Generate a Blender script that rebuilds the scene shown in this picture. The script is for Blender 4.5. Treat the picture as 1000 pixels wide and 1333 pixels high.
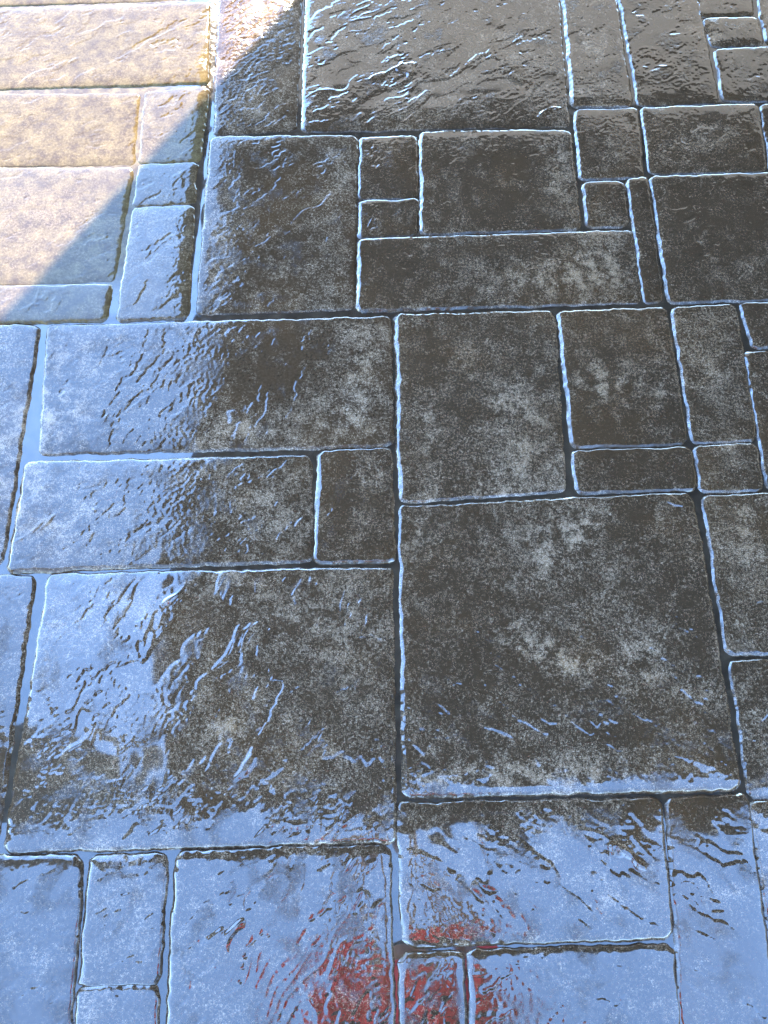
import bpy, bmesh, math, random
import numpy as np
from mathutils import Vector, Matrix

for o in list(bpy.data.objects):
    bpy.data.objects.remove(o, do_unlink=True)
scene = bpy.context.scene
C = scene.collection
R = math.radians

# ------------------------------------------------------------------ camera
CAM_H = 1.4
cam = bpy.data.cameras.new('camera')
cam.sensor_fit = 'VERTICAL'
cam.sensor_height = 36.0
cam.lens = 36.0 * 970.0 / 1333.0
cam.clip_start = 0.01
cam.clip_end = 3000.0
cam_o = bpy.data.objects.new('camera', cam)
C.objects.link(cam_o)
cam_o.location = (0, 0, CAM_H)
cam_o.rotation_euler = (R(90 - 69.5), 0, 0)
scene.camera = cam_o

# ------------------------------------------------------------------ sky, sun, exposure
SUN_DIR = Vector((-0.30, 3.90, 2.5)).normalized()      # towards the sun
SUN_EL = math.asin(SUN_DIR.z)
SUN_AZ = math.atan2(SUN_DIR.x, SUN_DIR.y)              # clockwise from +Y
world = bpy.data.worlds.new('World')
scene.world = world
world.use_nodes = True
wn = world.node_tree.nodes
wl = world.node_tree.links
sky = wn.new('ShaderNodeTexSky')
sky.sky_type = 'NISHITA'
sky.sun_disc = False
sky.sun_elevation = SUN_EL
sky.sun_rotation = SUN_AZ
sky.altitude = 200
sky.air_density = 1.0
sky.dust_density = 0.0
sky.ozone_density = 3.8
bg = wn['Background']
bg.inputs['Strength'].default_value = 0.15
wl.new(sky.outputs['Color'], bg.inputs['Color'])

sun = bpy.data.lights.new('sun', 'SUN')
sun.energy = 2.15
sun.angle = R(0.3)
sun.color = (1.0, 0.87, 0.68)
sun_o = bpy.data.objects.new('sun', sun)
C.objects.link(sun_o)
sun_o.rotation_euler = (-SUN_DIR).to_track_quat('-Z', 'Y').to_euler()
sun_o.location = SUN_DIR * 40

scene.view_settings.view_transform = 'Standard'
scene.view_settings.look = 'None'
scene.view_settings.exposure = 3.42
scene.view_settings.gamma = 1.0
scene.view_settings.use_curve_mapping = False
scene.cycles.max_bounces = 8
scene.cycles.diffuse_bounces = 4
scene.cycles.glossy_bounces = 4
scene.cycles.sample_clamp_indirect = 8.0

# ------------------------------------------------------------------ helpers
def tag(o, label=None, cat=None, group=None, kind=None):
    if label: o['label'] = label
    if cat: o['category'] = cat
    if group: o['group'] = group
    if kind: o['kind'] = kind
    return o

def link(name, mesh, mat=None, parent=None, loc=(0, 0, 0)):
    o = bpy.data.objects.new(name, mesh)
    C.objects.link(o)
    o.location = loc
    if mat is not None and mesh is not None:
        mesh.materials.append(mat)
    if parent is not None:
        o.parent = parent
    return o

def empty(name, loc=(0, 0, 0)):
    o = bpy.data.objects.new(name, None)
    C.objects.link(o)
    o.location = loc
    return o

def bm_mesh(name, bm):
    bmesh.ops.recalc_face_normals(bm, faces=bm.faces)
    me = bpy.data.meshes.new(name)
    bm.to_mesh(me)
    bm.free()
    return me

def box_mesh(name, size, bevel=0.006):
    bm = bmesh.new()
    bmesh.ops.create_cube(bm, size=1.0)
    bmesh.ops.scale(bm, vec=Vector(size), verts=bm.verts)
    if bevel:
        bmesh.ops.bevel(bm, geom=list(bm.edges), offset=bevel, segments=2, affect='EDGES')
    return bm_mesh(name, bm)

# ---- lattice noise in numpy
def _hash(ix, iy, seed):
    h = (ix.astype(np.uint32) * np.uint32(374761393) + iy.astype(np.uint32) * np.uint32(668265263)
         + np.uint32((seed * 2246822519 + 3266489917) & 0xffffffff))
    h ^= h >> np.uint32(13)
    h *= np.uint32(1274126177)
    h ^= h >> np.uint32(16)
    h *= np.uint32(2654435761)
    h ^= h >> np.uint32(15)
    return h

def noise(x, y, seed=0):
    """gradient noise, about -1..1"""
    xi = np.floor(x).astype(np.int64); yi = np.floor(y).astype(np.int64)
    fx = x - xi; fy = y - yi
    xi &= 0xffffffff; yi &= 0xffffffff
    u = fx * fx * fx * (fx * (fx * 6 - 15) + 10)
    v = fy * fy * fy * (fy * (fy * 6 - 15) + 10)
    def gr(ax, ay, dx, dy):
        a = _hash(ax & 0xffffffff, ay & 0xffffffff, seed).astype(np.float64) * (2 * math.pi / 4294967296.0)
        return np.cos(a) * dx + np.sin(a) * dy
    n00 = gr(xi, yi, fx, fy); n10 = gr(xi + 1, yi, fx - 1, fy)
    n01 = gr(xi, yi + 1, fx, fy - 1); n11 = gr(xi + 1, yi + 1, fx - 1, fy - 1)
    a = n00 + u * (n10 - n00); b = n01 + u * (n11 - n01)
    return (a + v * (b - a)) * 1.45

def fbm(x, y, seed=0, octs=4, gain=0.5):
    t = np.zeros_like(x); a = 1.0; f = 1.0; s = 0.0
    for k in range(octs):
        t += a * noise(x * f + 17.3 * k, y * f - 9.1 * k, seed + 31 * k)
        s += a; a *= gain; f *= 2.03
    return t / s

def sstep(e0, e1, x):
    t = np.clip((x - e0) / (e1 - e0), 0, 1)
    return t * t * (3 - 2 * t)

# ------------------------------------------------------------------ materials
def new_mat(name):
    m = bpy.data.materials.new(name)
    m.use_nodes = True
    nt = m.node_tree
    return m, nt.nodes, nt.links, nt.nodes['Principled BSDF']

class NB:
    """small node-building helper"""
    def __init__(self, nodes, links):
        self.n = nodes; self.l = links
    def inp(self, sock, v):
        if isinstance(v, (int, float)):
            sock.default_value = v
        elif isinstance(v, tuple):
            sock.default_value = v if len(v) == 4 or len(v) == 3 and sock.type == 'VECTOR' else (*v, 1)
        else:
            self.l.new(v, sock)
    def math(self, op, a, b=None, clamp=False):
        x = self.n.new('ShaderNodeMath'); x.operation = op; x.use_clamp = clamp
        self.inp(x.inputs[0], a)
        if b is not None: self.inp(x.inputs[1], b)
        return x.outputs[0]
    def noise(self, vec, scale, detail=3.0, rough=0.5, dist=0.0):
        x = self.n.new('ShaderNodeTexNoise')
        x.inputs['Scale'].default_value = scale
        x.inputs['Detail'].default_value = detail
        x.inputs['Roughness'].default_value = rough
        x.inputs['Distortion'].default_value = dist
        self.l.new(vec, x.inputs['Vector'])
        return x.outputs['Fac']
    def remap(self, v, a, b, c=0.0, d=1.0, smooth=True):
        x = self.n.new('ShaderNodeMapRange')
        x.interpolation_type = 'SMOOTHSTEP' if smooth else 'LINEAR'
        self.inp(x.inputs[0], v)
        for i, k in enumerate((a, b, c, d)):
            self.inp(x.inputs[i + 1], k)
        return x.outputs[0]
    def mix(self, f, a, b):
        x = self.n.new('ShaderNodeMix'); x.data_type = 'RGBA'
        self.inp(x.inputs[0], f); self.inp(x.inputs[6], a); self.inp(x.inputs[7], b)
        return x.outputs[2]
    def attr(self, name):
        x = self.n.new('ShaderNodeAttribute'); x.attribute_name = name
        return x.outputs['Fac']
    def bump(self, height, strength, dist, normal=None):
        x = self.n.new('ShaderNodeBump')
        self.inp(x.inputs['Strength'], strength)
        x.inputs['Distance'].default_value = dist
        self.l.new(height, x.inputs['Height'])
        if normal is not None: self.l.new(normal, x.inputs['Normal'])
        return x.outputs['Normal']
    def pos(self):
        return self.n.new('ShaderNodeNewGeometry').outputs['Position']
    def rnd(self):
        return self.n.new('ShaderNodeObjectInfo').outputs['Random']

def stone_material():
    m, n, l, bs = new_mat('wet_stamped_stone')
    b = NB(n, l)
    p = b.pos()
    big = b.noise(p, 5.0, 5, 0.6, 0.4)
    mid = b.noise(p, 26.0, 6, 0.68, 0.3)
    fine = b.noise(p, 175.0, 5, 0.7)
    grain = b.noise(p, 480.0, 3, 0.7)
    brown = b.noise(p, 3.1, 4, 0.6, 0.6)
    # dark antiqued concrete with brown drifts
    dark = b.mix(b.remap(brown, 0.45, 0.68), (0.054, 0.0315, 0.017), (0.098, 0.048, 0.019))
    dark = b.mix(b.remap(fine, 0.35, 0.7), dark, (0.110, 0.067, 0.037))
    dark = b.mix(b.math('MULTIPLY', b.rnd(), 0.35), dark, (0.090, 0.052, 0.026))
    # pale, chalky wear: patches broken up into speckle
    s = b.math('ADD', b.math('MULTIPLY', big, 0.55), b.math('MULTIPLY', mid, 0.75))
    s = b.math('ADD', s, b.math('MULTIPLY', b.attr('pale'), 0.38))
    s = b.math('ADD', s, b.math('MULTIPLY', b.math('SUBTRACT', fine, 0.5), 1.05))
    s = b.math('ADD', s, b.math('MULTIPLY', b.math('SUBTRACT', grain, 0.5), 1.0))
    s = b.math('ADD', s, b.math('MULTIPLY', b.math('SUBTRACT', b.rnd(), 0.5), 0.16))
    pale = b.remap(s, 0.645, 1.16)
    palecol = b.mix(b.remap(brown, 0.4, 0.65), (0.46, 0.305, 0.185), (0.44, 0.265, 0.135))
    palecol = b.mix(b.remap(grain, 0.48, 0.66), palecol, (0.82, 0.60, 0.42))
    col = b.mix(b.math('MULTIPLY', pale, 0.85), dark, palecol)
    tf = b.math('ADD', b.math('MULTIPLY', mid, 0.55), b.math('MULTIPLY', fine, 0.45))
    tan = b.mix(b.remap(tf, 0.36, 0.66), (0.115, 0.074, 0.032), (0.235, 0.168, 0.070))
    col = b.mix(b.math('MULTIPLY', b.attr('tan'), b.remap(mid, 0.25, 0.6, 0.55, 1.0)), col, tan)  # sunlit tone painted over the stone colour
    l.new(col, bs.inputs['Base Color'])
    # sealed and wet: mirror-smooth where the film has pooled, grainy where the relief stands out
    l.new(b.remap(b.attr('sealer'), 0.0, 1.0, 0.25, 0.5, False), bs.inputs['Specular IOR Level'])
    wet = b.attr('film')
    patch = b.noise(p, 17.0, 4, 0.6, 0.5)
    grainy = b.math('MULTIPLY', b.math('MULTIPLY', b.remap(patch, 0.47, 0.68), b.attr('grit')), b.math('SUBTRACT', 1.0, wet))
    rough = b.math('ADD', b.math('MULTIPLY', grainy, 0.10), 0.05)
    l.new(rough, bs.inputs['Roughness'])
    bs.inputs['IOR'].default_value = 1.5
    bs.inputs['Specular IOR Level'].default_value = 0.5
    bs.inputs['Coat Weight'].default_value = 1.0
    bs.inputs['Coat IOR'].default_value = 2.3
    bs.inputs['Coat Roughness'].default_value = 0.03
    l.new(b.math('MULTIPLY', b.attr('sealer'), b.math('SUBTRACT', 1.0, b.math('MULTIPLY', grainy, 0.35))), bs.inputs['Coat Weight'])
    st = b.math('ADD', b.math('MULTIPLY', grainy, 0.65), 0.05)
    n1 = b.bump(fine, st, 0.0009)
    n2 = b.bump(grain, st, 0.0006, n1)
    l.new(n2, bs.inputs['Normal'])
    l.new(b.bump(fine, b.math('ADD', b.math('MULTIPLY', grainy, 0.45), 0.02), 0.0008), bs.inputs['Coat Normal'])
    return m

def joint_material():
    m, n, l, bs = new_mat('wet_joint')
    b = NB(n, l)
    p = b.pos()
    a = b.noise(p, 40.0, 5, 0.65)
    col = b.mix(b.remap(a, 0.35, 0.7), (0.040, 0.030, 0.021), (0.10, 0.072, 0.046))
    sunlit = b.attr('sunlit')
    col = b.mix(sunlit, col, b.mix(b.remap(a, 0.35, 0.7), (0.11, 0.068, 0.030), (0.25, 0.18, 0.075)))  # lighter tan joints where the sun falls, painted into the colour
    l.new(b.math('SUBTRACT', 1.0, b.math('MULTIPLY', sunlit, 0.93)), bs.inputs['Coat Weight'])
    l.new(col, bs.inputs['Base Color'])
    l.new(b.remap(b.noise(p, 90.0, 4, 0.7), 0.45, 0.65, 0.04, 0.22), bs.inputs['Roughness'])
    bs.inputs['IOR'].default_value = 1.5
    bs.inputs['Specular IOR Level'].default_value = 0.5
    bs.inputs['Coat Weight'].default_value = 1.0
    bs.inputs['Coat IOR'].default_value = 2.3
    bs.inputs['Coat Roughness'].default_value = 0.03
    
    return m

def plain(name, c1, c2, scale=20.0, rough=0.6, bump=0.2, dist=0.003):
    m, n, l, bs = new_mat(name)
    b = NB(n, l)
    p = b.pos()
    a = b.noise(p, scale, 5, 0.6)
    l.new(b.mix(b.remap(a, 0.3, 0.7), c1, c2), bs.inputs['Base Color'])
    bs.inputs['Roughness'].default_value = rough
    if bump:
        l.new(b.bump(a, bump, dist), bs.inputs['Normal'])
    return m

M_STONE = stone_material()
M_JOINT = joint_material()
M_GROUND = plain('dry_ground', (0.33, 0.30, 0.26), (0.26, 0.24, 0.205), 3.0, 0.9)
M_SOFFIT = plain('painted_soffit', (0.06, 0.05, 0.04), (0.085, 0.07, 0.055), 8.0, 0.6)
M_COLUMN = plain('stucco', (0.14, 0.12, 0.10), (0.18, 0.155, 0.125), 60.0, 0.8)
M_WALL = plain('house_stucco', (0.30, 0.26, 0.20), (0.36, 0.31, 0.24), 60.0, 0.85)
M_DARKMETAL = plain('dark_metal', (0.03, 0.03, 0.03), (0.04, 0.04, 0.04), 50.0, 0.35, 0)
M_GLASSY = plain('window_glass', (0.02, 0.025, 0.03), (0.025, 0.03, 0.035), 2.0, 0.05, 0)

# ------------------------------------------------------------------ setting: ground and patio bed
def grid_mesh(name, x0, x1, y0, y1, step, zf):
    xs = np.arange(x0, x1 + step * 0.5, step); ys = np.arange(y0, y1 + step * 0.5, step)
    X, Y = np.meshgrid(xs, ys, indexing='ij')
    Z = zf(X, Y)
    ny = len(ys)
    idx = np.arange(X.size).reshape(X.shape)
    q = np.stack([idx[:-1, :-1], idx[1:, :-1], idx[1:, 1:], idx[:-1, 1:]], -1).reshape(-1, 4)
    return make_mesh(name, np.stack([X.ravel(), Y.ravel(), Z.ravel()], -1), q)

def make_mesh(name, co, quads):
    me = bpy.data.meshes.new(name)
    me.vertices.add(len(co))
    me.vertices.foreach_set('co', np.ascontiguousarray(co, dtype=np.float32).ravel())
    nq = len(quads)
    me.loops.add(nq * 4)
    me.loops.foreach_set('vertex_index', np.ascontiguousarray(quads, dtype=np.int32).ravel())
    me.polygons.add(nq)
    me.polygons.foreach_set('loop_start', np.arange(0, nq * 4, 4, dtype=np.int32))
    me.polygons.foreach_set('loop_total', np.full(nq, 4, dtype=np.int32))
    me.polygons.foreach_set('use_smooth', np.ones(nq, dtype=bool))
    me.update(calc_edges=True)
    return me

gm = bpy.data.meshes.new('ground')
gm.from_pydata([(-900, -900, -0.12), (900, -900, -0.12), (900, 900, -0.12), (-900, 900, -0.12)], [], [(0, 1, 2, 3)])
tag(link('ground', gm, M_GROUND), kind='structure')

JOINT_D = 0.0098
def joint_z(X, Y):
    shallow = 0.0030 * (1 - sstep(-0.47, -0.44, X)) * sstep(0.97, 1.0, Y)
    return -JOINT_D + 0.0026 + shallow + 0.0007 * fbm(X / 0.09, Y / 0.09, 5, 2) 
X0, X1, Y0, Y1 = -2.43, 2.43, -1.68, 3.93
patio = link('patio', grid_mesh('patio', -1.35, 1.3, -0.6, 2.6, 0.005, joint_z), M_JOINT)
tag(patio, kind='structure')
_v = np.empty(len(patio.data.vertices) * 3, dtype=np.float32); patio.data.vertices.foreach_get('co', _v); _v = _v.reshape(-1, 3)
_sunlit = (1 - sstep(-0.60, -0.47, _v[:, 0])) * sstep(1.0, 1.15, _v[:, 1])     # sunlit corner: tan colour painted in, gloss cut
patio.data.attributes.new('sunlit', 'FLOAT', 'POINT').data.foreach_set('value', _sunlit.astype(np.float32))
bm = bmesh.new()            # the slab under the joints, and the flat bed further out
for (a, b_, c, d) in ((X0, -1.35, Y0, Y1), (1.3, X1, Y0, Y1), (-1.35, 1.3, Y0, -0.6), (-1.35, 1.3, 2.6, Y1)):
    bm.faces.new([bm.verts.new(v) for v in ((a, c, -JOINT_D + .0024), (b_, c, -JOINT_D + .0024), (b_, d, -JOINT_D + .0024), (a, d, -JOINT_D + .0024))])
link('joint_bed', bm_mesh('joint_bed', bm), M_JOINT, patio)
sl = link('slab', box_mesh('slab', (X1 - X0, Y1 - Y0, 0.13), 0.01), M_JOINT, patio, ((X0 + X1) / 2, (Y0 + Y1) / 2, -0.088))

# ------------------------------------------------------------------ the stones
POLYS = {
    'A0': [(-1.4008, 2.4142), (-0.474, 2.4487), (-0.4611, 2.0079), (-1.3209, 1.9722)],
    'A1': [(-1.2969, 1.9575), (-0.472, 1.99), (-0.456, 1.6996), (-1.2701, 1.6677)],
    'A2': [(-1.2664, 1.6518), (-0.6224, 1.6597), (-0.609, 1.4299), (-1.2493, 1.4203)],
    'A3': [(-0.6074, 1.665), (-0.4507, 1.6836), (-0.4567, 1.4396), (-0.5965, 1.4348)],
    'A4': [(-1.2476, 1.413), (-0.6108, 1.413), (-0.6134, 1.0825), (-1.1994, 1.0699)],
    'A5': [(-0.5954, 1.4251), (-0.4598, 1.4323), (-0.458, 1.3095), (-0.594, 1.3026)],
    'A6': [(-0.5948, 1.2934), (-0.4572, 1.3003), (-0.4427, 0.9897), (-0.5923, 0.9836)],
    'A7': [(-1.2146, 1.0616), (-0.6191, 1.072), (-0.6231, 0.9836), (-1.2099, 0.9755)],
    'B1': [(-0.4612, 2.3971), (-0.2306, 2.3971), (-0.2215, 1.5436), (-0.4224, 1.526)],
    'B2': [(-0.2151, 2.3971), (0.4789, 2.3971), (0.4612, 1.5563), (-0.2041, 1.5385)],
    'B3': [(-0.4271, 1.5135), (-0.0703, 1.5185), (-0.0722, 1.0141), (-0.4197, 0.9998)],
    'B4': [(-0.0588, 1.5135), (0.0798, 1.5185), (0.0769, 1.328), (-0.0604, 1.3257)],
    'B5': [(-0.0584, 1.3141), (0.0786, 1.321), (0.0735, 1.2189), (-0.059, 1.21)],
    'B6': [(0.0914, 1.531), (0.4616, 1.5385), (0.4588, 1.239), (0.0878, 1.2211)],
    'B7': [(-0.0571, 1.1989), (0.5801, 1.23), (0.5775, 1.0305), (-0.0584, 1.01)],
    'C1': [(0.4923, 2.3971), (0.6253, 2.3971), (0.6243, 1.6257), (0.4804, 1.6205)],
    'C2': [(0.4811, 1.6075), (0.636, 1.6101), (0.6252, 1.3939), (0.4759, 1.3844)],
    'C3': [(0.4822, 1.3725), (0.5767, 1.3749), (0.5729, 1.2457), (0.479, 1.2434)],
    'C4': [(0.5886, 1.382), (0.6336, 1.3868), (0.6246, 1.0346), (0.5859, 1.0284)],
    'D1': [(0.6319, 2.3971), (0.847, 2.3971), (0.847, 1.6361), (0.6456, 1.6257)],
    'D2': [(0.847, 2.1206), (1.0005, 2.1268), (0.9887, 1.9487), (0.8501, 1.9429)],
    'D6': [(0.8648, 2.3971), (1.02, 2.3971), (1.0016, 2.1456), (0.8476, 2.1393)],
    'D3': [(0.8545, 1.9312), (0.9949, 1.937), (0.9959, 1.8396), (0.8636, 1.8312)],
    'D4': [(0.8674, 1.8172), (1.1273, 1.8312), (1.1197, 1.6492), (0.861, 1.6387)],
    'D5': [(1.017, 2.1362), (1.1696, 2.1456), (1.1313, 1.8509), (1.0106, 1.8424)],
    'E1': [(0.6518, 1.6127), (0.9418, 1.6231), (0.9269, 1.4106), (0.6449, 1.4035)],
    'E3': [(0.9554, 1.6231), (1.1262, 1.6335), (1.11, 1.4227), (0.9403, 1.413)],
    'E2': [(0.6468, 1.3891), (1.1069, 1.4082), (1.0898, 1.047), (0.643, 1.0305)],
    'F1': [(0.6474, 1.012), (0.7861, 1.0202), (0.7762, 0.6883), (0.6453, 0.6795)],
    'F2': [(0.8037, 1.0223), (0.9831, 1.0326), (0.9851, 0.9199), (0.8137, 0.912)],
    'F3': [(0.7905, 0.8945), (0.9869, 0.9042), (0.976, 0.581), (0.7843, 0.5742)],
    'F4': [(0.6485, 0.6689), (0.774, 0.6759), (0.7677, 0.5776), (0.6466, 0.5708)],
    'G1': [(0.6477, 0.5574), (0.9777, 0.5675), (0.9587, 0.2487), (0.6462, 0.2415)],
    'G2': [(0.6477, 0.2244), (0.9625, 0.2343), (0.9487, -0.0174), (0.6434, -0.0086)],
    'G3': [(0.6437, -0.0224), (0.9485, -0.0287), (0.9222, -0.4272), (0.636, -0.4272)],
    'H1': [(0.0274, 0.9917), (0.3753, 1.0018), (0.3678, 0.5725), (0.0341, 0.5491)],
    'H2': [(0.3907, 1.0018), (0.6302, 1.012), (0.6293, 0.6795), (0.3955, 0.6724)],
    'H3': [(0.391, 0.6584), (0.6355, 0.6671), (0.632, 0.5776), (0.394, 0.5692)],
    'H4': [(0.0309, 0.5342), (0.6222, 0.5641), (0.6257, 0.0066), (0.0351, -0.0074)],
    'I1': [(0.0255, -0.0249), (0.4819, -0.0162), (0.4765, -0.2248), (0.0329, -0.2381)],
    'I2': [(0.498, -0.0162), (0.6375, -0.0112), (0.6252, -0.4272), (0.4707, -0.4272)],
    'I3': [(0.0265, -0.2558), (0.1261, -0.2525), (0.127, -0.4272), (0.0287, -0.4272)],
    'I4': [(0.14, -0.2503), (0.4754, -0.2426), (0.4647, -0.4272), (0.1401, -0.4272)],
    'J0': [(-1.2058, 0.9595), (-0.7669, 0.9655), (-0.7509, 0.4152), (-1.1592, 0.409)],
    'J1': [(-0.7462, 0.9635), (0.0085, 0.9856), (0.0128, 0.6759), (-0.7147, 0.6549)],
    'J2': [(-0.7361, 0.6305), (-0.1538, 0.6479), (-0.143, 0.4246), (-0.7325, 0.4043)],
    'J3': [(-0.1351, 0.6566), (0.0111, 0.6654), (0.0151, 0.4246), (-0.1354, 0.4215)],
    'K0': [(-1.1569, 0.3904), (-0.6807, 0.3904), (-0.6707, -0.0876), (-1.0878, -0.0924)],
    'K1': [(-0.6543, 0.3934), (0.012, 0.4059), (0.0146, -0.0791), (-0.6509, -0.0948)],
    'L0': [(-1.0835, -0.1068), (-0.5211, -0.1092), (-0.4982, -0.4272), (-1.018, -0.4272)],
    'L1': [(-0.5025, -0.1104), (-0.376, -0.1032), (-0.369, -0.2917), (-0.4944, -0.2949)],
    'L2': [(-0.4957, -0.3035), (-0.3694, -0.2992), (-0.3617, -0.4272), (-0.4862, -0.4272)],
    'L3': [(-0.3538, -0.102), (0.0066, -0.09), (0.0144, -0.4272), (-0.3425, -0.4272)],
}
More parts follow.
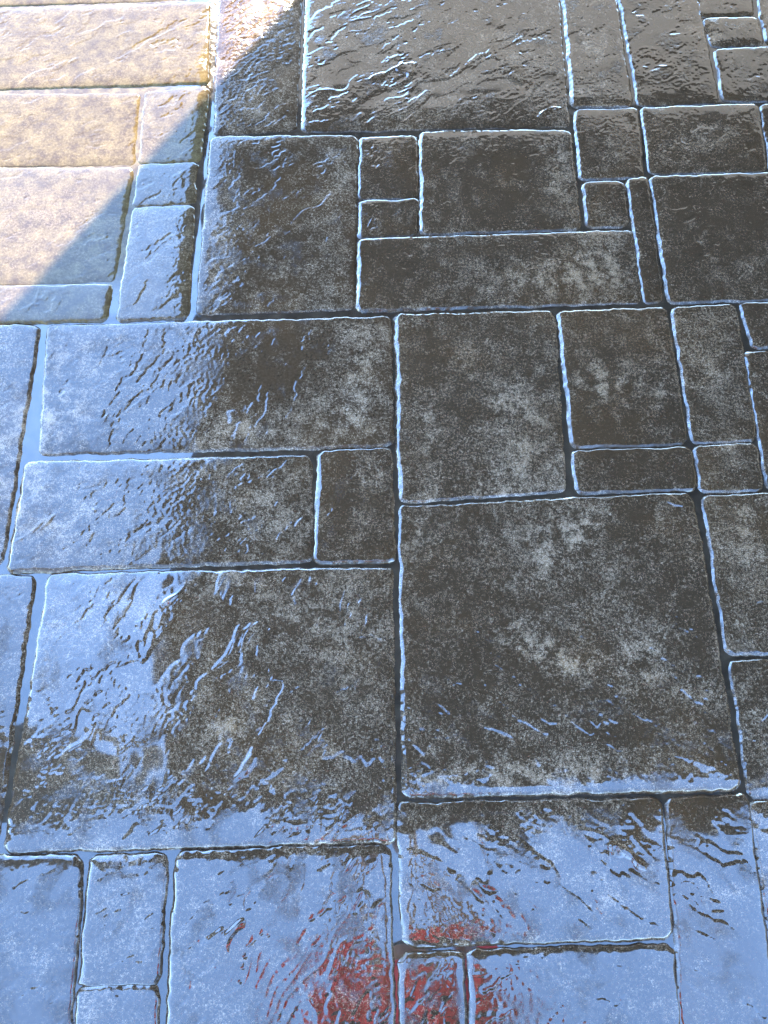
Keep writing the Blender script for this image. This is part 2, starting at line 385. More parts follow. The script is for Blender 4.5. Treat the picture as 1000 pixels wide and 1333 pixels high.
RECTS = [
    (-2.4, -1.65, -1.95, -1.2), (-1.95, -1.65, -1.5, -1.2), (-1.5, -1.65, -0.9, -1.2), (-0.9, -1.65, -0.3, -1.35), (-0.3, -1.65, 0.3, -1.2),
    (0.3, -1.65, 0.75, -1.2), (0.75, -1.65, 1.35, -1.2), (1.35, -1.65, 1.8, -1.2), (1.8, -1.65, 2.4, -1.2), (-0.9, -1.35, -0.45, -0.9),
    (-0.45, -1.35, -0.3, -1.05), (-2.4, -1.2, -1.95, -0.75), (-1.95, -1.2, -1.35, -0.75), (-1.35, -1.2, -0.9, -0.75), (-0.3, -1.2, 0.3, -0.9),
    (0.3, -1.2, 0.9, -0.75), (0.9, -1.2, 1.5, -0.75), (1.5, -1.2, 1.95, -0.75), (1.95, -1.2, 2.4, -0.9), (-0.45, -1.05, -0.3, -0.75),
    (-0.9, -0.9, -0.45, -0.45), (-0.3, -0.9, 0.3, -0.45), (1.95, -0.9, 2.4, -0.45), (-2.4, -0.75, -1.8, -0.3), (-1.8, -0.75, -1.35, -0.3),
    (-1.35, -0.75, -1.05, -0.3), (-1.05, -0.75, -0.9, -0.45), (-0.45, -0.75, -0.3, -0.45), (0.3, -0.75, 0.75, -0.45), (0.75, -0.75, 1.2, -0.45),
    (1.2, -0.75, 1.8, -0.3), (1.8, -0.75, 1.95, -0.45), (0.93, -0.45, 1.2, -0.33), (1.8, -0.45, 2.4, 0.0), (0.96, -0.33, 1.11, -0.03),
    (1.11, -0.33, 1.2, 0.15), (-2.4, -0.3, -1.95, 0.15), (-1.95, -0.3, -1.35, 0.15), (-1.35, -0.3, -1.2, 0.0), (1.2, -0.3, 1.5, 0.15),
    (1.5, -0.3, 1.8, 0.15), (-1.2, -0.27, -1.08, -0.12), (-1.2, -0.12, -1.11, 0.06), (0.96, -0.03, 1.11, 0.12), (-1.35, 0.0, -1.2, 0.3),
    (1.8, 0.0, 2.4, 0.45), (-1.2, 0.06, -1.14, 0.27), (0.96, 0.12, 1.11, 0.18), (-2.4, 0.15, -1.8, 0.6), (-1.8, 0.15, -1.35, 0.6),
    (1.11, 0.15, 1.71, 0.6), (1.71, 0.15, 1.8, 0.63), (0.99, 0.18, 1.11, 0.66), (-1.35, 0.3, -1.2, 0.6), (1.8, 0.45, 2.4, 0.9),
    (-2.4, 0.6, -2.1, 1.05), (-2.1, 0.6, -1.5, 0.9), (-1.5, 0.6, -1.2, 0.75), (1.11, 0.6, 1.71, 1.05), (1.71, 0.63, 1.8, 1.11),
    (0.99, 0.66, 1.11, 1.02), (-1.5, 0.75, -1.35, 1.05), (-1.35, 0.75, -1.2, 0.87), (-1.35, 0.87, -1.23, 1.29), (-2.1, 0.9, -1.5, 1.35),
    (1.8, 0.9, 2.4, 1.35), (-2.4, 1.05, -2.1, 1.35), (-1.5, 1.05, -1.35, 1.35), (1.11, 1.05, 1.41, 1.35), (1.41, 1.05, 1.71, 1.5),
    (1.71, 1.11, 1.8, 1.59), (-1.35, 1.29, -1.26, 1.56), (-2.4, 1.35, -1.8, 1.8), (-1.8, 1.35, -1.35, 1.8), (1.11, 1.35, 1.41, 1.41),
    (1.8, 1.35, 2.4, 1.8), (1.14, 1.41, 1.29, 1.56), (1.29, 1.41, 1.41, 1.89), (1.41, 1.5, 1.71, 1.95), (-1.35, 1.56, -1.29, 1.86),
    (1.14, 1.56, 1.29, 1.86), (1.71, 1.59, 1.8, 2.07), (-2.4, 1.8, -1.8, 2.25), (-1.8, 1.8, -1.5, 2.25), (-1.5, 1.8, -1.35, 2.1),
    (1.8, 1.8, 2.4, 2.25), (1.14, 1.86, 1.29, 1.92), (1.29, 1.89, 1.41, 2.37), (1.17, 1.92, 1.29, 2.13), (1.41, 1.95, 1.71, 2.25),
    (1.71, 2.07, 1.8, 2.55), (-1.5, 2.13, -1.38, 2.28), (1.2, 2.13, 1.29, 2.61), (1.02, 2.16, 1.17, 2.31), (-2.4, 2.25, -1.8, 2.55),
    (-1.8, 2.25, -1.5, 2.7), (1.41, 2.25, 1.71, 2.7), (1.8, 2.25, 2.4, 2.7), (-1.5, 2.28, -1.41, 2.76), (1.02, 2.31, 1.2, 2.37),
    (1.05, 2.37, 1.2, 2.67), (1.29, 2.37, 1.41, 2.85), (-0.45, 2.4, 0.0, 2.85), (0.0, 2.4, 0.6, 2.85), (0.6, 2.4, 0.9, 2.85),
    (0.9, 2.4, 1.05, 2.7), (-1.41, 2.43, -1.11, 2.73), (-1.11, 2.43, -0.99, 2.91), (-0.99, 2.46, -0.54, 2.76), (-0.54, 2.46, -0.45, 2.94),
    (-2.4, 2.55, -1.8, 3.0), (1.71, 2.55, 1.8, 3.03), (1.2, 2.61, 1.29, 3.09), (1.05, 2.67, 1.2, 2.97), (-1.8, 2.7, -1.5, 2.85),
    (0.9, 2.7, 1.05, 3.0), (1.41, 2.7, 1.71, 3.15), (1.8, 2.7, 2.25, 3.15), (2.25, 2.7, 2.4, 3.0), (-1.41, 2.73, -1.11, 3.18),
    (-1.5, 2.76, -1.41, 3.24), (-0.99, 2.76, -0.54, 3.21), (-1.8, 2.85, -1.5, 3.15), (-0.45, 2.85, 0.0, 3.3), (0.0, 2.85, 0.6, 3.15),
    (0.6, 2.85, 0.9, 3.3), (1.29, 2.85, 1.41, 3.33), (-1.11, 2.91, -0.99, 3.39), (-0.54, 2.94, -0.45, 3.42), (1.05, 2.97, 1.2, 3.27),
    (-2.4, 3.0, -1.8, 3.45), (0.9, 3.0, 1.05, 3.3), (2.25, 3.0, 2.4, 3.3), (1.71, 3.03, 1.8, 3.51), (1.2, 3.09, 1.29, 3.57),
    (-1.8, 3.15, -1.5, 3.6), (0.0, 3.15, 0.6, 3.6), (1.41, 3.15, 1.71, 3.45), (1.8, 3.15, 2.1, 3.6), (2.1, 3.15, 2.25, 3.45),
    (-1.41, 3.18, -1.11, 3.63), (-0.99, 3.21, -0.54, 3.66), (-1.5, 3.24, -1.41, 3.72), (1.05, 3.27, 1.2, 3.57), (-0.45, 3.3, 0.0, 3.75),
    (0.6, 3.3, 1.05, 3.75), (2.25, 3.3, 2.4, 3.6), (1.29, 3.33, 1.41, 3.81), (-1.11, 3.39, -0.99, 3.87), (-0.54, 3.42, -0.45, 3.9),
    (-2.4, 3.45, -1.8, 3.9), (1.41, 3.45, 1.71, 3.75), (2.1, 3.45, 2.25, 3.75), (1.71, 3.51, 1.8, 3.9), (1.05, 3.57, 1.2, 3.87),
    (1.2, 3.57, 1.29, 3.9), (-1.8, 3.6, -1.5, 3.9), (0.0, 3.6, 0.6, 3.9), (1.8, 3.6, 2.1, 3.9), (2.25, 3.6, 2.4, 3.9),
    (-1.41, 3.63, -1.11, 3.78), (-0.99, 3.66, -0.69, 3.81), (-0.69, 3.66, -0.54, 3.81), (-1.5, 3.72, -1.41, 3.9), (-0.45, 3.75, 0.0, 3.9),
    (0.6, 3.75, 1.05, 3.9), (1.41, 3.75, 1.71, 3.9), (2.1, 3.75, 2.25, 3.9), (-1.41, 3.78, -1.11, 3.9), (-0.99, 3.81, -0.54, 3.9),
    (1.29, 3.81, 1.41, 3.9),
]
# pale chalky patches and darker, cleaner ones: x, y, radius x, radius y, angle, amount
BLOBS = [
    (0.2689, 0.7696, 0.046, 0.065, 0.9, 0.9), (0.461, 0.8161, 0.066, 0.056, 0, 0.9), (0.5587, 0.8068, 0.066, 0.052, 0, 0.6), (0.3894, 0.4851, 0.069, 0.049, 0.5, 0.9),
    (0.3008, 0.4215, 0.06, 0.039, 0.3, 0.6), (0.2491, 0.5675, 0.093, 0.02, 0, 0.6), (0.2609, 0.2704, 0.087, 0.032, -0.5, 0.9), (0.3441, 0.2272, 0.072, 0.026, -0.4, 0.9),
    (0.2999, 0.0309, 0.204, 0.026, 0, 0.8), (0.1358, 0.018, 0.082, 0.019, 0, 0.5), (0.5001, 0.213, 0.05, 0.085, 0.6, 0.6), (0.2354, 0.912, 0.101, 0.049, 0, 0.4),
    (0.2847, 0.6357, 0.079, 0.043, 0, 0.5), (0.0964, 0.7061, 0.032, 0.125, 0, 0.4), (0.0685, 0.469, 0.03, 0.064, 0, 0.5), (0.0825, 0.0633, 0.041, 0.052, 0, 0.4),
    (-0.2822, 0.854, 0.116, 0.067, 0, -0.6), (-0.2001, 0.8732, 0.067, 0.077, 0, -0.7), (-0.05, 0.8732, 0.042, 0.135, 0, 0.7), (-0.2732, 0.7061, 0.145, 0.027, 0, 0.6),
    (-0.3553, 0.9416, 0.102, 0.024, 0, 0.4), (-0.097, 0.7331, 0.081, 0.045, 0, 0.4), (-0.2326, 0.5508, 0.078, 0.067, 0, 0.3), (-0.427, 0.6357, 0.063, 0.052, 0, 0.3),
    (-0.0314, 0.6013, 0.039, 0.051, 0, 0.5), (-0.0764, 0.4851, 0.061, 0.04, 0, 0.5), (-0.0927, 0.5342, 0.023, 0.066, 0.3, -0.6), (-0.2783, 0.1097, 0.049, 0.027, 0.5, 0.9),
    (-0.072, 0.2415, 0.058, 0.144, 0.2, 0.5), (-0.1905, 0.3146, 0.088, 0.06, 0.5, 0.5), (-0.1359, 0.4372, 0.045, 0.032, 0, -0.4), (-0.2975, 0.375, 0.089, 0.038, 0, 0.5),
    (-0.2479, 1.1595, 0.106, 0.131, 0, -0.6), (-0.3702, 1.1379, 0.035, 0.129, 0, 0.5), (-0.2792, 1.4106, 0.112, 0.072, 0.2, -0.4), (-0.1239, 1.1595, 0.035, 0.131, 0, 0.2),
    (0.2223, 1.3868, 0.167, 0.119, 0, -0.5), (0.4261, 1.3868, 0.037, 0.095, 0, 0.8), (0.2649, 1.496, 0.17, 0.025, 0, 0.4), (0.3495, 1.0952, 0.175, 0.053, 0, 0.6),
    (0.1058, 1.1379, 0.123, 0.065, 0, -0.4), (0.4936, 1.1379, 0.07, 0.086, 0, 0.7), (0.5663, 1.4837, 0.047, 0.074, 0, 0.4), (0.5466, 1.6624, 0.059, 0.032, 0, 0.8),
    (0.543, 1.8256, 0.05, 0.14, 0, 0.5), (0.7566, 1.7701, 0.08, 0.11, 0, -0.4), (0.8155, 1.5085, 0.076, 0.05, -0.5, 0.5), (0.721, 1.2479, 0.054, 0.113, 0, -0.6),
    (0.8329, 1.2706, 0.072, 0.137, 0, -0.3), (0.5463, 0.7061, 0.096, 0.018, 0, 0.3), (0.2334, 0.8732, 0.133, 0.096, 0, -0.25), (0.3154, 0.854, 0.042, 0.038, 0, -0.5),
    (0.1004, 0.8925, 0.05, 0.078, 0, -0.4), (0.1424, 0.1989, 0.1, 0.084, 0, -0.35), (0.5345, 0.4851, 0.092, 0.081, 0, -0.3), (0.7139, 0.854, 0.033, 0.115, 0, 0.2),
    (0.7226, 0.469, 0.03, 0.096, 0, 0.6), (0.6714, 0.0897, 0.028, 0.08, 0, 0.3), (0.2649, -0.0755, 0.199, 0.024, 0, 0.3), (0.5955, -0.1587, 0.039, 0.012, 0, 0.7),
    (0.3871, -0.1702, 0.039, 0.029, 0, 0.6), (-0.0497, -0.3035, 0.075, 0.043, 0, 0.4), (-0.707, 0.7061, 0.064, 0.179, 0, 0.6), (-0.8613, 1.2255, 0.359, 0.201, 0, 0.3),
    (-0.6586, 0.8161, 0.099, 0.113, 0, 0.3), (-0.6132, 0.5013, 0.123, 0.065, 0, 0.5), (-0.7591, 0.6357, 0.047, 0.174, 0, 0.6), (-0.5422, 0.3146, 0.088, 0.074, 0, 0.3),
    (-0.5552, -0.2492, 0.076, 0.088, 0, 0.4), (-0.3087, -0.1817, 0.077, 0.057, 0, 0.4), (-0.2369, -0.0996, 0.079, 0.01, 0, 0.4),
]
# relief per stone: direction of the cleft lines (degrees from +x), strength of the clefts, roughness of the rest
RELIEF = {'default': (60, 0.55, 1.0), 'B2': (35, 2.3, 1.0), 'B1': (45, 1.7, 1.4), 'K1': (58, 1.8, 1.0), 'L3': (55, 1.7, 0.7), 'I1': (-40, 2.2, 1.1), 'I2': (-30, 1.3, 1.0), 'I4': (15, 1.2, 1.1), 'J1': (62, 1.2, 1.3), 'J2': (45, 1.0, 1.2), 'H4': (-45, 1.3, 1.3), 'H1': (-60, 0.45, 1.1), 'H2': (-60, 0.3, 1.1), 'B3': (40, 0.5, 1.0), 'D1': (40, 1.5, 1.8), 'A1': (40, 0.8, 0.9), 'A2': (30, 0.3, 0.7), 'A4': (30, 0.3, 0.7), 'A6': (50, 0.8, 1.0), 'A3': (40, 0.7, 1.0), 'G1': (40, 0.8, 1.2), 'L0': (40, 0.6, 0.9), 'L1': (40, 1.2, 1), 'B7': (0, 0.5, 1.1), 'B6': (50, 0.3, 1.1), 'J0': (40, 0.3, 0.8), 'K0': (50, 0.6, 0.8)}

# coat gloss of the sealer: cut on some stones to weaken bright reflections
SEALER = {'A0': .06, 'A1': .06, 'A2': .08, 'A3': .18, 'A4': .24, 'A5': .4, 'A6': .5, 'A7': .35, 'B1': .15, 'B2': 1.0, 'B3': .3, 'J0': .55, 'J1': .55, 'J2': .65, 'K0': .8}
# tan painted into the far-left stones to stand for sunlight
SUNLIT_TAN = {'A0': .85, 'A1': .85, 'A2': .85, 'A3': .75, 'A4': .8, 'A7': .6, 'A5': .3, 'A6': .25}

def stone_fields(X, Y, seed, ang, cleft, rough):
    """relief of one stone: gentle swell, slate clefts in one direction, small pits"""
    ca, sa = math.cos(ang), math.sin(ang)
    U = X * ca + Y * sa; V = -X * sa + Y * ca
    sw = 0.0017 * fbm(X / 0.26, Y / 0.26, seed + 1, 2)
    wx = 0.018 * noise(X / 0.07, Y / 0.07, seed + 2); wy = 0.018 * noise(X / 0.07 + 5, Y / 0.07, seed + 3)
    q = 1.55 * fbm((U + wx) / 0.24, (V + wy) / 0.085, seed + 4, 4, 0.48)
    lv = q * 1.35 + 0.4 * noise(X / 0.045, Y / 0.045, seed + 15) * 0.5
    fl = np.floor(lv); fr = lv - fl
    ter = (fl + sstep(0.84, 1.0, fr)) / 1.35             # flat treads with sharp risers
    mask = sstep(-0.15, 0.35, fbm(X / 0.2 + 3.3, Y / 0.2, seed + 5, 2))
    cl = 0.0028 * cleft * (0.88 * ter + 0.12 * q) * mask
    # a few long raised or sunk ripples
    rp = noise((U + wx) / 0.11, (V + wy) / 0.030, seed + 6)
    ridge = np.exp(-(rp / 0.10) ** 2) * sstep(0.0, 0.4, noise(X / 0.12, Y / 0.12, seed + 7))
    rd = 0.0003 * cleft * ridge
    pit = fbm(X / 0.022, Y / 0.022, seed + 8, 3)
    pm = sstep(-0.1, 0.4, fbm(X / 0.13 - 2.1, Y / 0.13, seed + 9, 2))
    pt = -0.0006 * rough * np.maximum(pit, 0) * (0.25 + pm)
    gr = 0.00020 * rough * noise(X / 0.0085, Y / 0.0085, seed + 10) + 0.00012 * rough * noise(X / 0.0047, Y / 0.0047, seed + 16)
    # torn flecks: small steep-sided hollows, long in the cleft direction
    fn = noise((U + wx) / 0.085, (V + wy) / 0.024, seed + 12) + 0.40 * noise(U / 0.015, V / 0.008, seed + 13)
    fm = fbm(X / 0.16 + 7.7, Y / 0.16, seed + 14, 2)
    th = 0.38 - 0.6 * fm
    fk = -0.0022 * min(cleft, 1.2) * sstep(th, th + 0.16, fn)
    rel = cl + rd + pt + gr + fk
    # a film of sealer and water levels the low spots
    lev = 0.0010 * fbm(X / 0.10, Y / 0.10, seed + 11, 2) - 0.0006
    dep = lev - rel
    film = sstep(0.0, 0.0006, dep)
    rel = np.where(dep > 0, rel + dep * 0.97, rel)
    return sw + rel, film

def build_stone(poly, step, seed, ang, cleft, rough, sealer=1.0, grit=1.0, tan=0.0, grow=0.004):
    P = np.array(poly, dtype=float)
    area = 0.5 * np.sum(P[:, 0] * np.roll(P[:, 1], -1) - np.roll(P[:, 0], -1) * P[:, 1])
    if area < 0: P = P[::-1]
    c = P.mean(0)
    GROW = grow
    mg = 0.009
    xs = np.arange(P[:, 0].min() - mg, P[:, 0].max() + mg + step, step)
    ys = np.arange(P[:, 1].min() - mg, P[:, 1].max() + mg + step, step)
    X, Y = np.meshgrid(xs, ys, indexing='ij')
    wob = 0.0046 * fbm(X / 0.06, Y / 0.06, seed + 20, 3) + 0.0014 * noise(X / 0.013, Y / 0.013, seed + 22)
    dm = np.full_like(X, 9.0); q2 = np.zeros_like(X); rc = np.zeros_like(X); south = np.zeros_like(X)
    for i in range(len(P)):
        a = P[i]; b = P[(i + 1) % len(P)]
        e = (b - a) / np.linalg.norm(b - a)
        nx, ny = e[1], -e[0]                              # outward
        w = 0.010 + 0.005 * max(-nx, 0) - 0.001 * max(-ny, 0) - 0.003 * max(nx, 0)
        w *= 1 + 0.35 * noise(X / 0.05, Y / 0.05, seed + 24 + i)
        d = e[0] * (Y - a[1]) - e[1] * (X - a[0]) + wob + GROW
        dm = np.minimum(dm, d)
        q2 += np.maximum(1 - (d + 0.005) / w, 0) ** 2
        rc += np.maximum(0.020 - d, 0) ** 2
        south = np.maximum(south, max(-ny, 0) * (1 - sstep(0.0, 0.008, d)))
    dr = np.where(dm > 0.020, dm, 0.020 - np.sqrt(rc))
    t = np.clip(np.minimum(1 - np.sqrt(q2), (dr + 0.005) / 0.010), 0, 1)
    d = np.minimum(dm, dr)
    z, film = stone_fields(X, Y, seed, ang, cleft, rough)
    inner = sstep(0.004, 0.03, d)
    edge = 1 - np.sin(t * math.pi / 2) ** 1.05
    pillow = 0.0030 * np.exp(-np.maximum(d, 0) / 0.013)
    rng = random.Random(seed)
    tx, ty = rng.uniform(-.008, .008), rng.uniform(-.008, .008)
    Z = z * (0.25 + 0.75 * inner) + tx * (X - c[0]) + ty * (Y - c[1]) - (JOINT_D - 0.001) * edge - pillow
    Z = np.where(t <= 0.02, Z - 0.0035, Z)
    film = np.maximum(film, (1 - sstep(-0.003, 0.007, d)) * sstep(-0.25, 0.25, fbm(X / 0.03, Y / 0.03, seed + 30, 3)))
    slr = sealer * (1 - (0.2 + 0.75 * sstep(-0.2, 0.2, fbm(X / 0.03, Y / 0.03, seed + 33, 3))) * (1 - sstep(0.001, 0.006, d))) * (1 - 0.75 * south)
    pale = np.zeros_like(X)
    for (bx, by, rx, ry, a, amt) in BLOBS:
        if abs(bx - c[0]) > 1 or abs(by - c[1]) > 1: continue
        u = (X - bx) * math.cos(a) + (Y - by) * math.sin(a); v = -(X - bx) * math.sin(a) + (Y - by) * math.cos(a)
        pale += amt * np.exp(-(u / rx) ** 2 - (v / ry) ** 2)
    pale *= np.clip(0.5 + 2.2 * fbm(X / 0.030, Y / 0.030, 77, 4, 0.65), 0.0, 1.7)
    pale += 0.35 * np.exp(-np.maximum(d, 0) / 0.02) * fbm(X / 0.05, Y / 0.05, 91, 2)
    keep = (t > 0) | (d > -0.004)
    idx = -np.ones(X.shape, dtype=np.int64)
    kf = keep[:-1, :-1] & keep[1:, :-1] & keep[1:, 1:] & keep[:-1, 1:]
    used = np.zeros_like(keep)
    used[:-1, :-1] |= kf; used[1:, :-1] |= kf; used[1:, 1:] |= kf; used[:-1, 1:] |= kf
    idx[used] = np.arange(used.sum())
    quads = np.stack([idx[:-1, :-1][kf], idx[1:, :-1][kf], idx[1:, 1:][kf], idx[:-1, 1:][kf]], -1)
    co = np.stack([X[used] - c[0], Y[used] - c[1], Z[used]], -1)
    me = make_mesh('paving_stone', co, quads)
    for nm, arr in (('film', film), ('pale', pale), ('sealer', slr), ('tan', np.full_like(film, tan)), ('grit', np.full_like(film, grit))):
        at = me.attributes.new(nm, 'FLOAT', 'POINT')
        at.data.foreach_set('value', np.ascontiguousarray(arr[used], dtype=np.float32))
    o = link('paving_stone', me, M_STONE, patio, (c[0], c[1], 0))
    return o

for k, (key, poly) in enumerate(POLYS.items()):
    ang, cleft, rough = RELIEF.get(key, RELIEF['default'])
    build_stone(poly, 0.0023, 100 + 40 * k, R(ang), cleft, rough, SEALER.get(key, 1.0), 0.25 if key[0] == 'A' else 0.5 if key == 'B1' else 1.0, SUNLIT_TAN.get(key, 0.0), 0.0070 if key[0] == 'A' else 0.0055)
for k, (x0, y0, x1, y1) in enumerate(RECTS):
    g = 0.006
    rr = random.Random(k)
    build_stone([(x0 + g, y0 + g), (x1 - g, y0 + g), (x1 - g, y1 - g), (x0 + g, y1 - g)], 0.012 if (abs(x0) > 1.5 or y0 > 2.6 or y1 < -0.8) else 0.008,
                5000 + 40 * k, R(rr.choice((60, 45, -40, 30, 75))), rr.uniform(.4, 1.0), 1.0)

# ------------------------------------------------------------------ patio cover overhead (seen mirrored in the wet stone)
ROOF_H = 2.5
cover = empty('patio_cover', (-1.36, 0.06, 0))
tag(cover, 'dark wooden patio cover overhead, mirrored as the dark area on the wet paving', 'patio cover')
def local(v): return (v[0] + 1.36, v[1] - 0.06, v[2])
dx, dy = 0.617, 1.035
t_end = 4.6
roof_poly = [(-1.165, -0.13), (-1.165, 4.865), (-1.264 + dx * t_end + .045, 4.78 + dy * t_end), (5.2, 4.78 + dy * t_end), (5.2, -0.13)]
def prism(poly, z0, z1):
    bm = bmesh.new()
    lo = [bm.verts.new(local((x, y, z0))) for x, y in poly]
    hi = [bm.verts.new(local((x, y, z1))) for x, y in poly]
    bm.faces.new(lo); bm.faces.new(hi)
    n = len(poly)
    for i in range(n):
        bm.faces.new([lo[i], lo[(i + 1) % n], hi[(i + 1) % n], hi[i]])
    return bm
link('roof', bm_mesh('roof', prism(roof_poly, ROOF_H, ROOF_H + 0.18)), M_SOFFIT, cover)
M_REFLECTOR = plain('reflector_white', (0.76, 0.74, 0.70), (0.80, 0.78, 0.74), 8.0, 0.6)
reflector_poly = [(-1.05, 5.0), (-1.05 + dx * 4.2, 5.0 + dy * 4.2), (5.1, 5.0 + dy * 4.2), (5.1, 4.55), (-1.15, 4.55)]
link('reflector_panel', bm_mesh('reflector_panel', prism(reflector_poly, ROOF_H - 0.03, ROOF_H + 0.01)), M_REFLECTOR, cover)  # unseen pale panel, added to lighten the reflection on the far stones
for i in range(5):
    yb = 0.5 + i * 0.9
    xl = -1.1 if yb < 4.6 else -1.1 + (yb - 4.6) * dx / dy
    link('rafter', box_mesh('rafter', (5.0 - xl, 0.07, 0.12), 0.005), M_SOFFIT, cover, local(((5.0 + xl) / 2, yb, ROOF_H - 0.063)))
for (x, y) in ((-1.36, 0.05), (0.6, 6.4), (5.0, 0.05), (5.0, 6.4)):
    w = 0.30
    col = link('column', box_mesh('column', (w, w, ROOF_H + 0.1), 0.012), M_COLUMN, cover, local((x, y, (ROOF_H + 0.1) / 2 - 0.12)))
    link('column_base', box_mesh('column_base', (w + .08, w + .08, 0.16), 0.012), M_COLUMN, col, (0, 0, -(ROOF_H + 0.1) / 2 + 0.2))

# ------------------------------------------------------------------ house wall to the right
house = empty('house', (5.6, 3.0, -0.12))
tag(house, 'beige stucco house wall beside the patio cover, right of the paving', 'house')
link('wall', box_mesh('wall', (0.3, 12.0, 3.6), 0.01), M_WALL, house, (0, 0, 1.8))
for yy in (-2.6, 1.9):
    f = link('window', box_mesh('window', (0.08, 1.6, 1.3), 0.01), M_DARKMETAL, house, (-0.16, yy, 1.75))
    link('pane', box_mesh('pane', (0.02, 1.46, 1.16), 0.002), M_GLASSY, f, (-0.045, 0, 0))

# ------------------------------------------------------------------ the photographer (seen mirrored at the foot of the picture)
M_RED = plain('red_cotton', (0.82, 0.03, 0.055), (0.88, 0.05, 0.07), 120.0, 0.85, 0.1, 0.001)
M_JEANS = plain('dark_denim', (0.020, 0.026, 0.045), (0.030, 0.038, 0.060), 200.0, 0.9, 0.1, 0.001)
M_SKIN = plain('skin', (0.36, 0.20, 0.13), (0.42, 0.24, 0.16), 30.0, 0.5, 0.05, 0.001)
M_HAIR = plain('dark_hair', (0.018, 0.012, 0.009), (0.030, 0.020, 0.014), 90.0, 0.5, 0.4, 0.004)
M_SHOE = plain('shoe_leather', (0.03, 0.03, 0.03), (0.05, 0.05, 0.05), 60.0, 0.5)
M_PHONE = plain('phone_case', (0.015, 0.015, 0.017), (0.02, 0.02, 0.022), 60.0, 0.3, 0)

def skinned(name, pts, edges, radii, mat, parent, root=0, levels=2):
    pts = [(x, y + 0.09 * min(max((z - 0.9) / 0.4, 0), 1) * (1 if y < 0.3 else 0) - 0.05 * min(max((0.9 - z) / 0.5, 0), 1), z) for x, y, z in pts]   # leaning over
    me = bpy.data.meshes.new(name)
    me.from_pydata(pts, edges, [])
    o = link(name, me, mat, parent)
    sk = o.modifiers.new('skin', 'SKIN'); sk.use_smooth_shade = True
    ss = o.modifiers.new('sub', 'SUBSURF'); ss.levels = levels; ss.render_levels = levels
    for i, v in enumerate(me.skin_vertices[0].data):
        r = radii[i]
        v.radius = r if isinstance(r, tuple) else (r, r)
        v.use_root = (i == root)
    return o

px, py = 0.08, -0.72
px0 = -0.06
person = empty('person', (px, py, 0))
tag(person, 'person in a red shirt holding a phone over the paving, mirrored at the bottom', 'person')
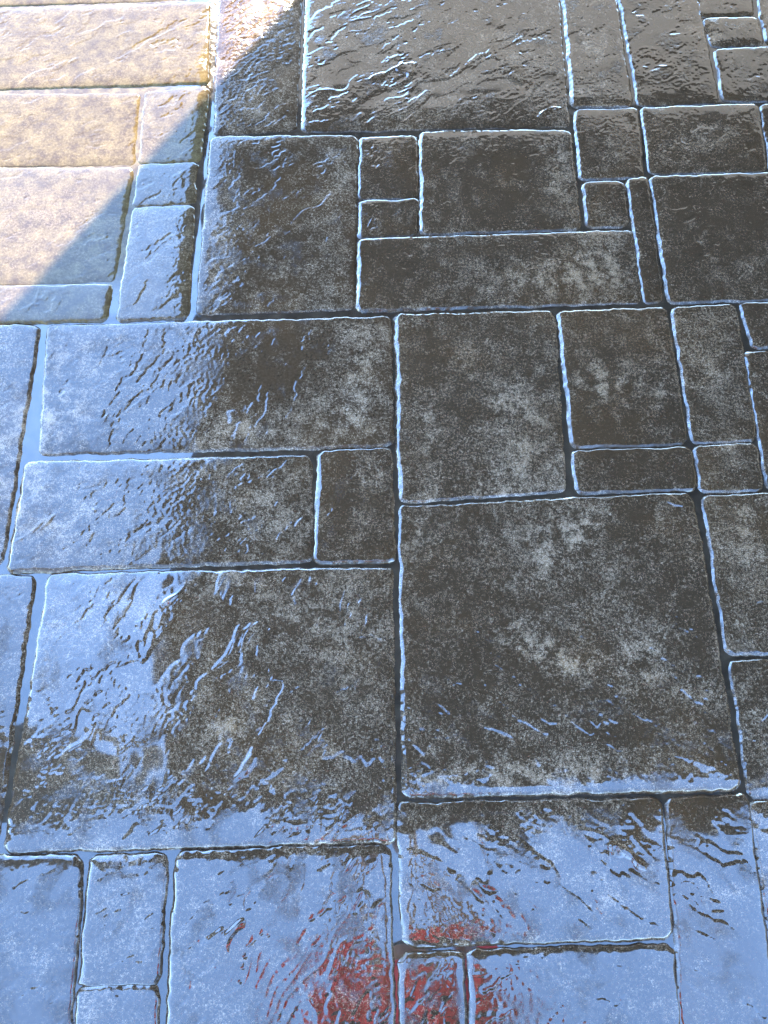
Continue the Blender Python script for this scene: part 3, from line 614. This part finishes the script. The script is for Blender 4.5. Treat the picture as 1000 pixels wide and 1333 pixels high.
# body: pelvis, spine, neck, head, arms, legs as one surface
J = [(0, 0, .95), (0, -.01, 1.10), (0, 0, 1.27), (0, .0, 1.41), (0, .02, 1.49), (0, .045, 1.56), (0, .05, 1.66), (0, .04, 1.73)]
E = [(0, 1), (1, 2), (2, 3), (3, 4), (4, 5), (5, 6), (6, 7)]
Rr = [(.155, .11), (.145, .105), (.155, .115), (.13, .09), .052, .068, .085, .055]
for s in (-1, 1):
    b0 = len(J)
    J += [(s * .17, .0, 1.40), (s * .235, .06, 1.19), (px0 * .4 + s * .16, .25, 1.25), (px0 + s * .085, .50, 1.35), (px0 + s * .066, .565, 1.375)]
    E += [(3, b0), (b0, b0 + 1), (b0 + 1, b0 + 2), (b0 + 2, b0 + 3), (b0 + 3, b0 + 4)]
    Rr += [.058, .047, .038, .027, (.036, .018)]
    # four fingers and a thumb closing on the edge of the phone
    for f in range(4):
        k = len(J)
        a = f * 0.017 - 0.026
        J += [(px0 + s * .052, .585 + a * .6, 1.362 - .003 * f), (px0 + s * .040, .590 + a, 1.357), (px0 + s * .024, .592 + a, 1.360)]
        E += [(b0 + 4, k), (k, k + 1), (k + 1, k + 2)]
        Rr += [.009, .008, .007]
    k = len(J)
    J += [(px0 + s * .045, .565, 1.392), (px0 + s * .026, .585, 1.392)]
    E += [(b0 + 4, k), (k, k + 1)]
    Rr += [.011, .009]
    b1 = len(J)
    J += [(s * .10, 0, .88), (s * .115, .01, .50), (s * .12, -.02, .10), (s * .125, .03, .045), (s * .13, .14, .03)]
    E += [(0, b1), (b1, b1 + 1), (b1 + 1, b1 + 2), (b1 + 2, b1 + 3), (b1 + 3, b1 + 4)]
    Rr += [.09, .06, .042, .042, (.038, .025)]
skinned('body', J, E, Rr, M_SKIN, person)
# shirt
J = [(0, 0, .93), (0, -.01, 1.10), (0, 0, 1.27), (0, .0, 1.42)]
E = [(0, 1), (1, 2), (2, 3)]
Rr = [(.175, .135), (.165, .13), (.178, .138), (.135, .10)]
for s in (-1, 1):
    b0 = len(J)
    J += [(s * .17, .0, 1.405), (s * .238, .06, 1.185), (s * .200, .19, 1.21)]
    E += [(3, b0), (b0, b0 + 1), (b0 + 1, b0 + 2)]
    Rr += [.074, .066, .06]
skinned('shirt', J, E, Rr, M_RED, person)
# trousers
J = [(0, 0, .96)]; E = []; Rr = [(.172, .128)]
for s in (-1, 1):
    b0 = len(J)
    J += [(s * .10, 0, .86), (s * .115, .01, .50), (s * .12, -.02, .09)]
    E += [(0, b0), (b0, b0 + 1), (b0 + 1, b0 + 2)]
    Rr += [.108, .078, .066]
skinned('trousers', J, E, Rr, M_JEANS, person)
for s in (-1, 1):
    skinned('shoe', [(s * .12, -.07, .045), (s * .125, .03, .05), (s * .132, .17, .035)], [(0, 1), (1, 2)], [(.044, .045), (.048, .05), (.046, .032)], M_SHOE, person, 1)
skinned('hair', [(0, .0, 1.59), (0, .02, 1.68), (0, .045, 1.755)], [(0, 1), (1, 2)], [(.078, .06), (.096, .082), (.07, .065)], M_HAIR, person, 1)
# phone just behind the lens
phone = link('phone', box_mesh('phone', (0.074, 0.150, 0.008), 0.003), M_PHONE)
rot = Matrix.Rotation(R(90 - 69.5), 3, 'X')
phone.rotation_euler = (R(90 - 69.5), 0, 0)
phone.location = Vector((0, 0, CAM_H)) + rot @ Vector((0.02, -0.055, 0.012))
tag(phone, 'dark phone held flat above the paving by the person in red', 'phone')
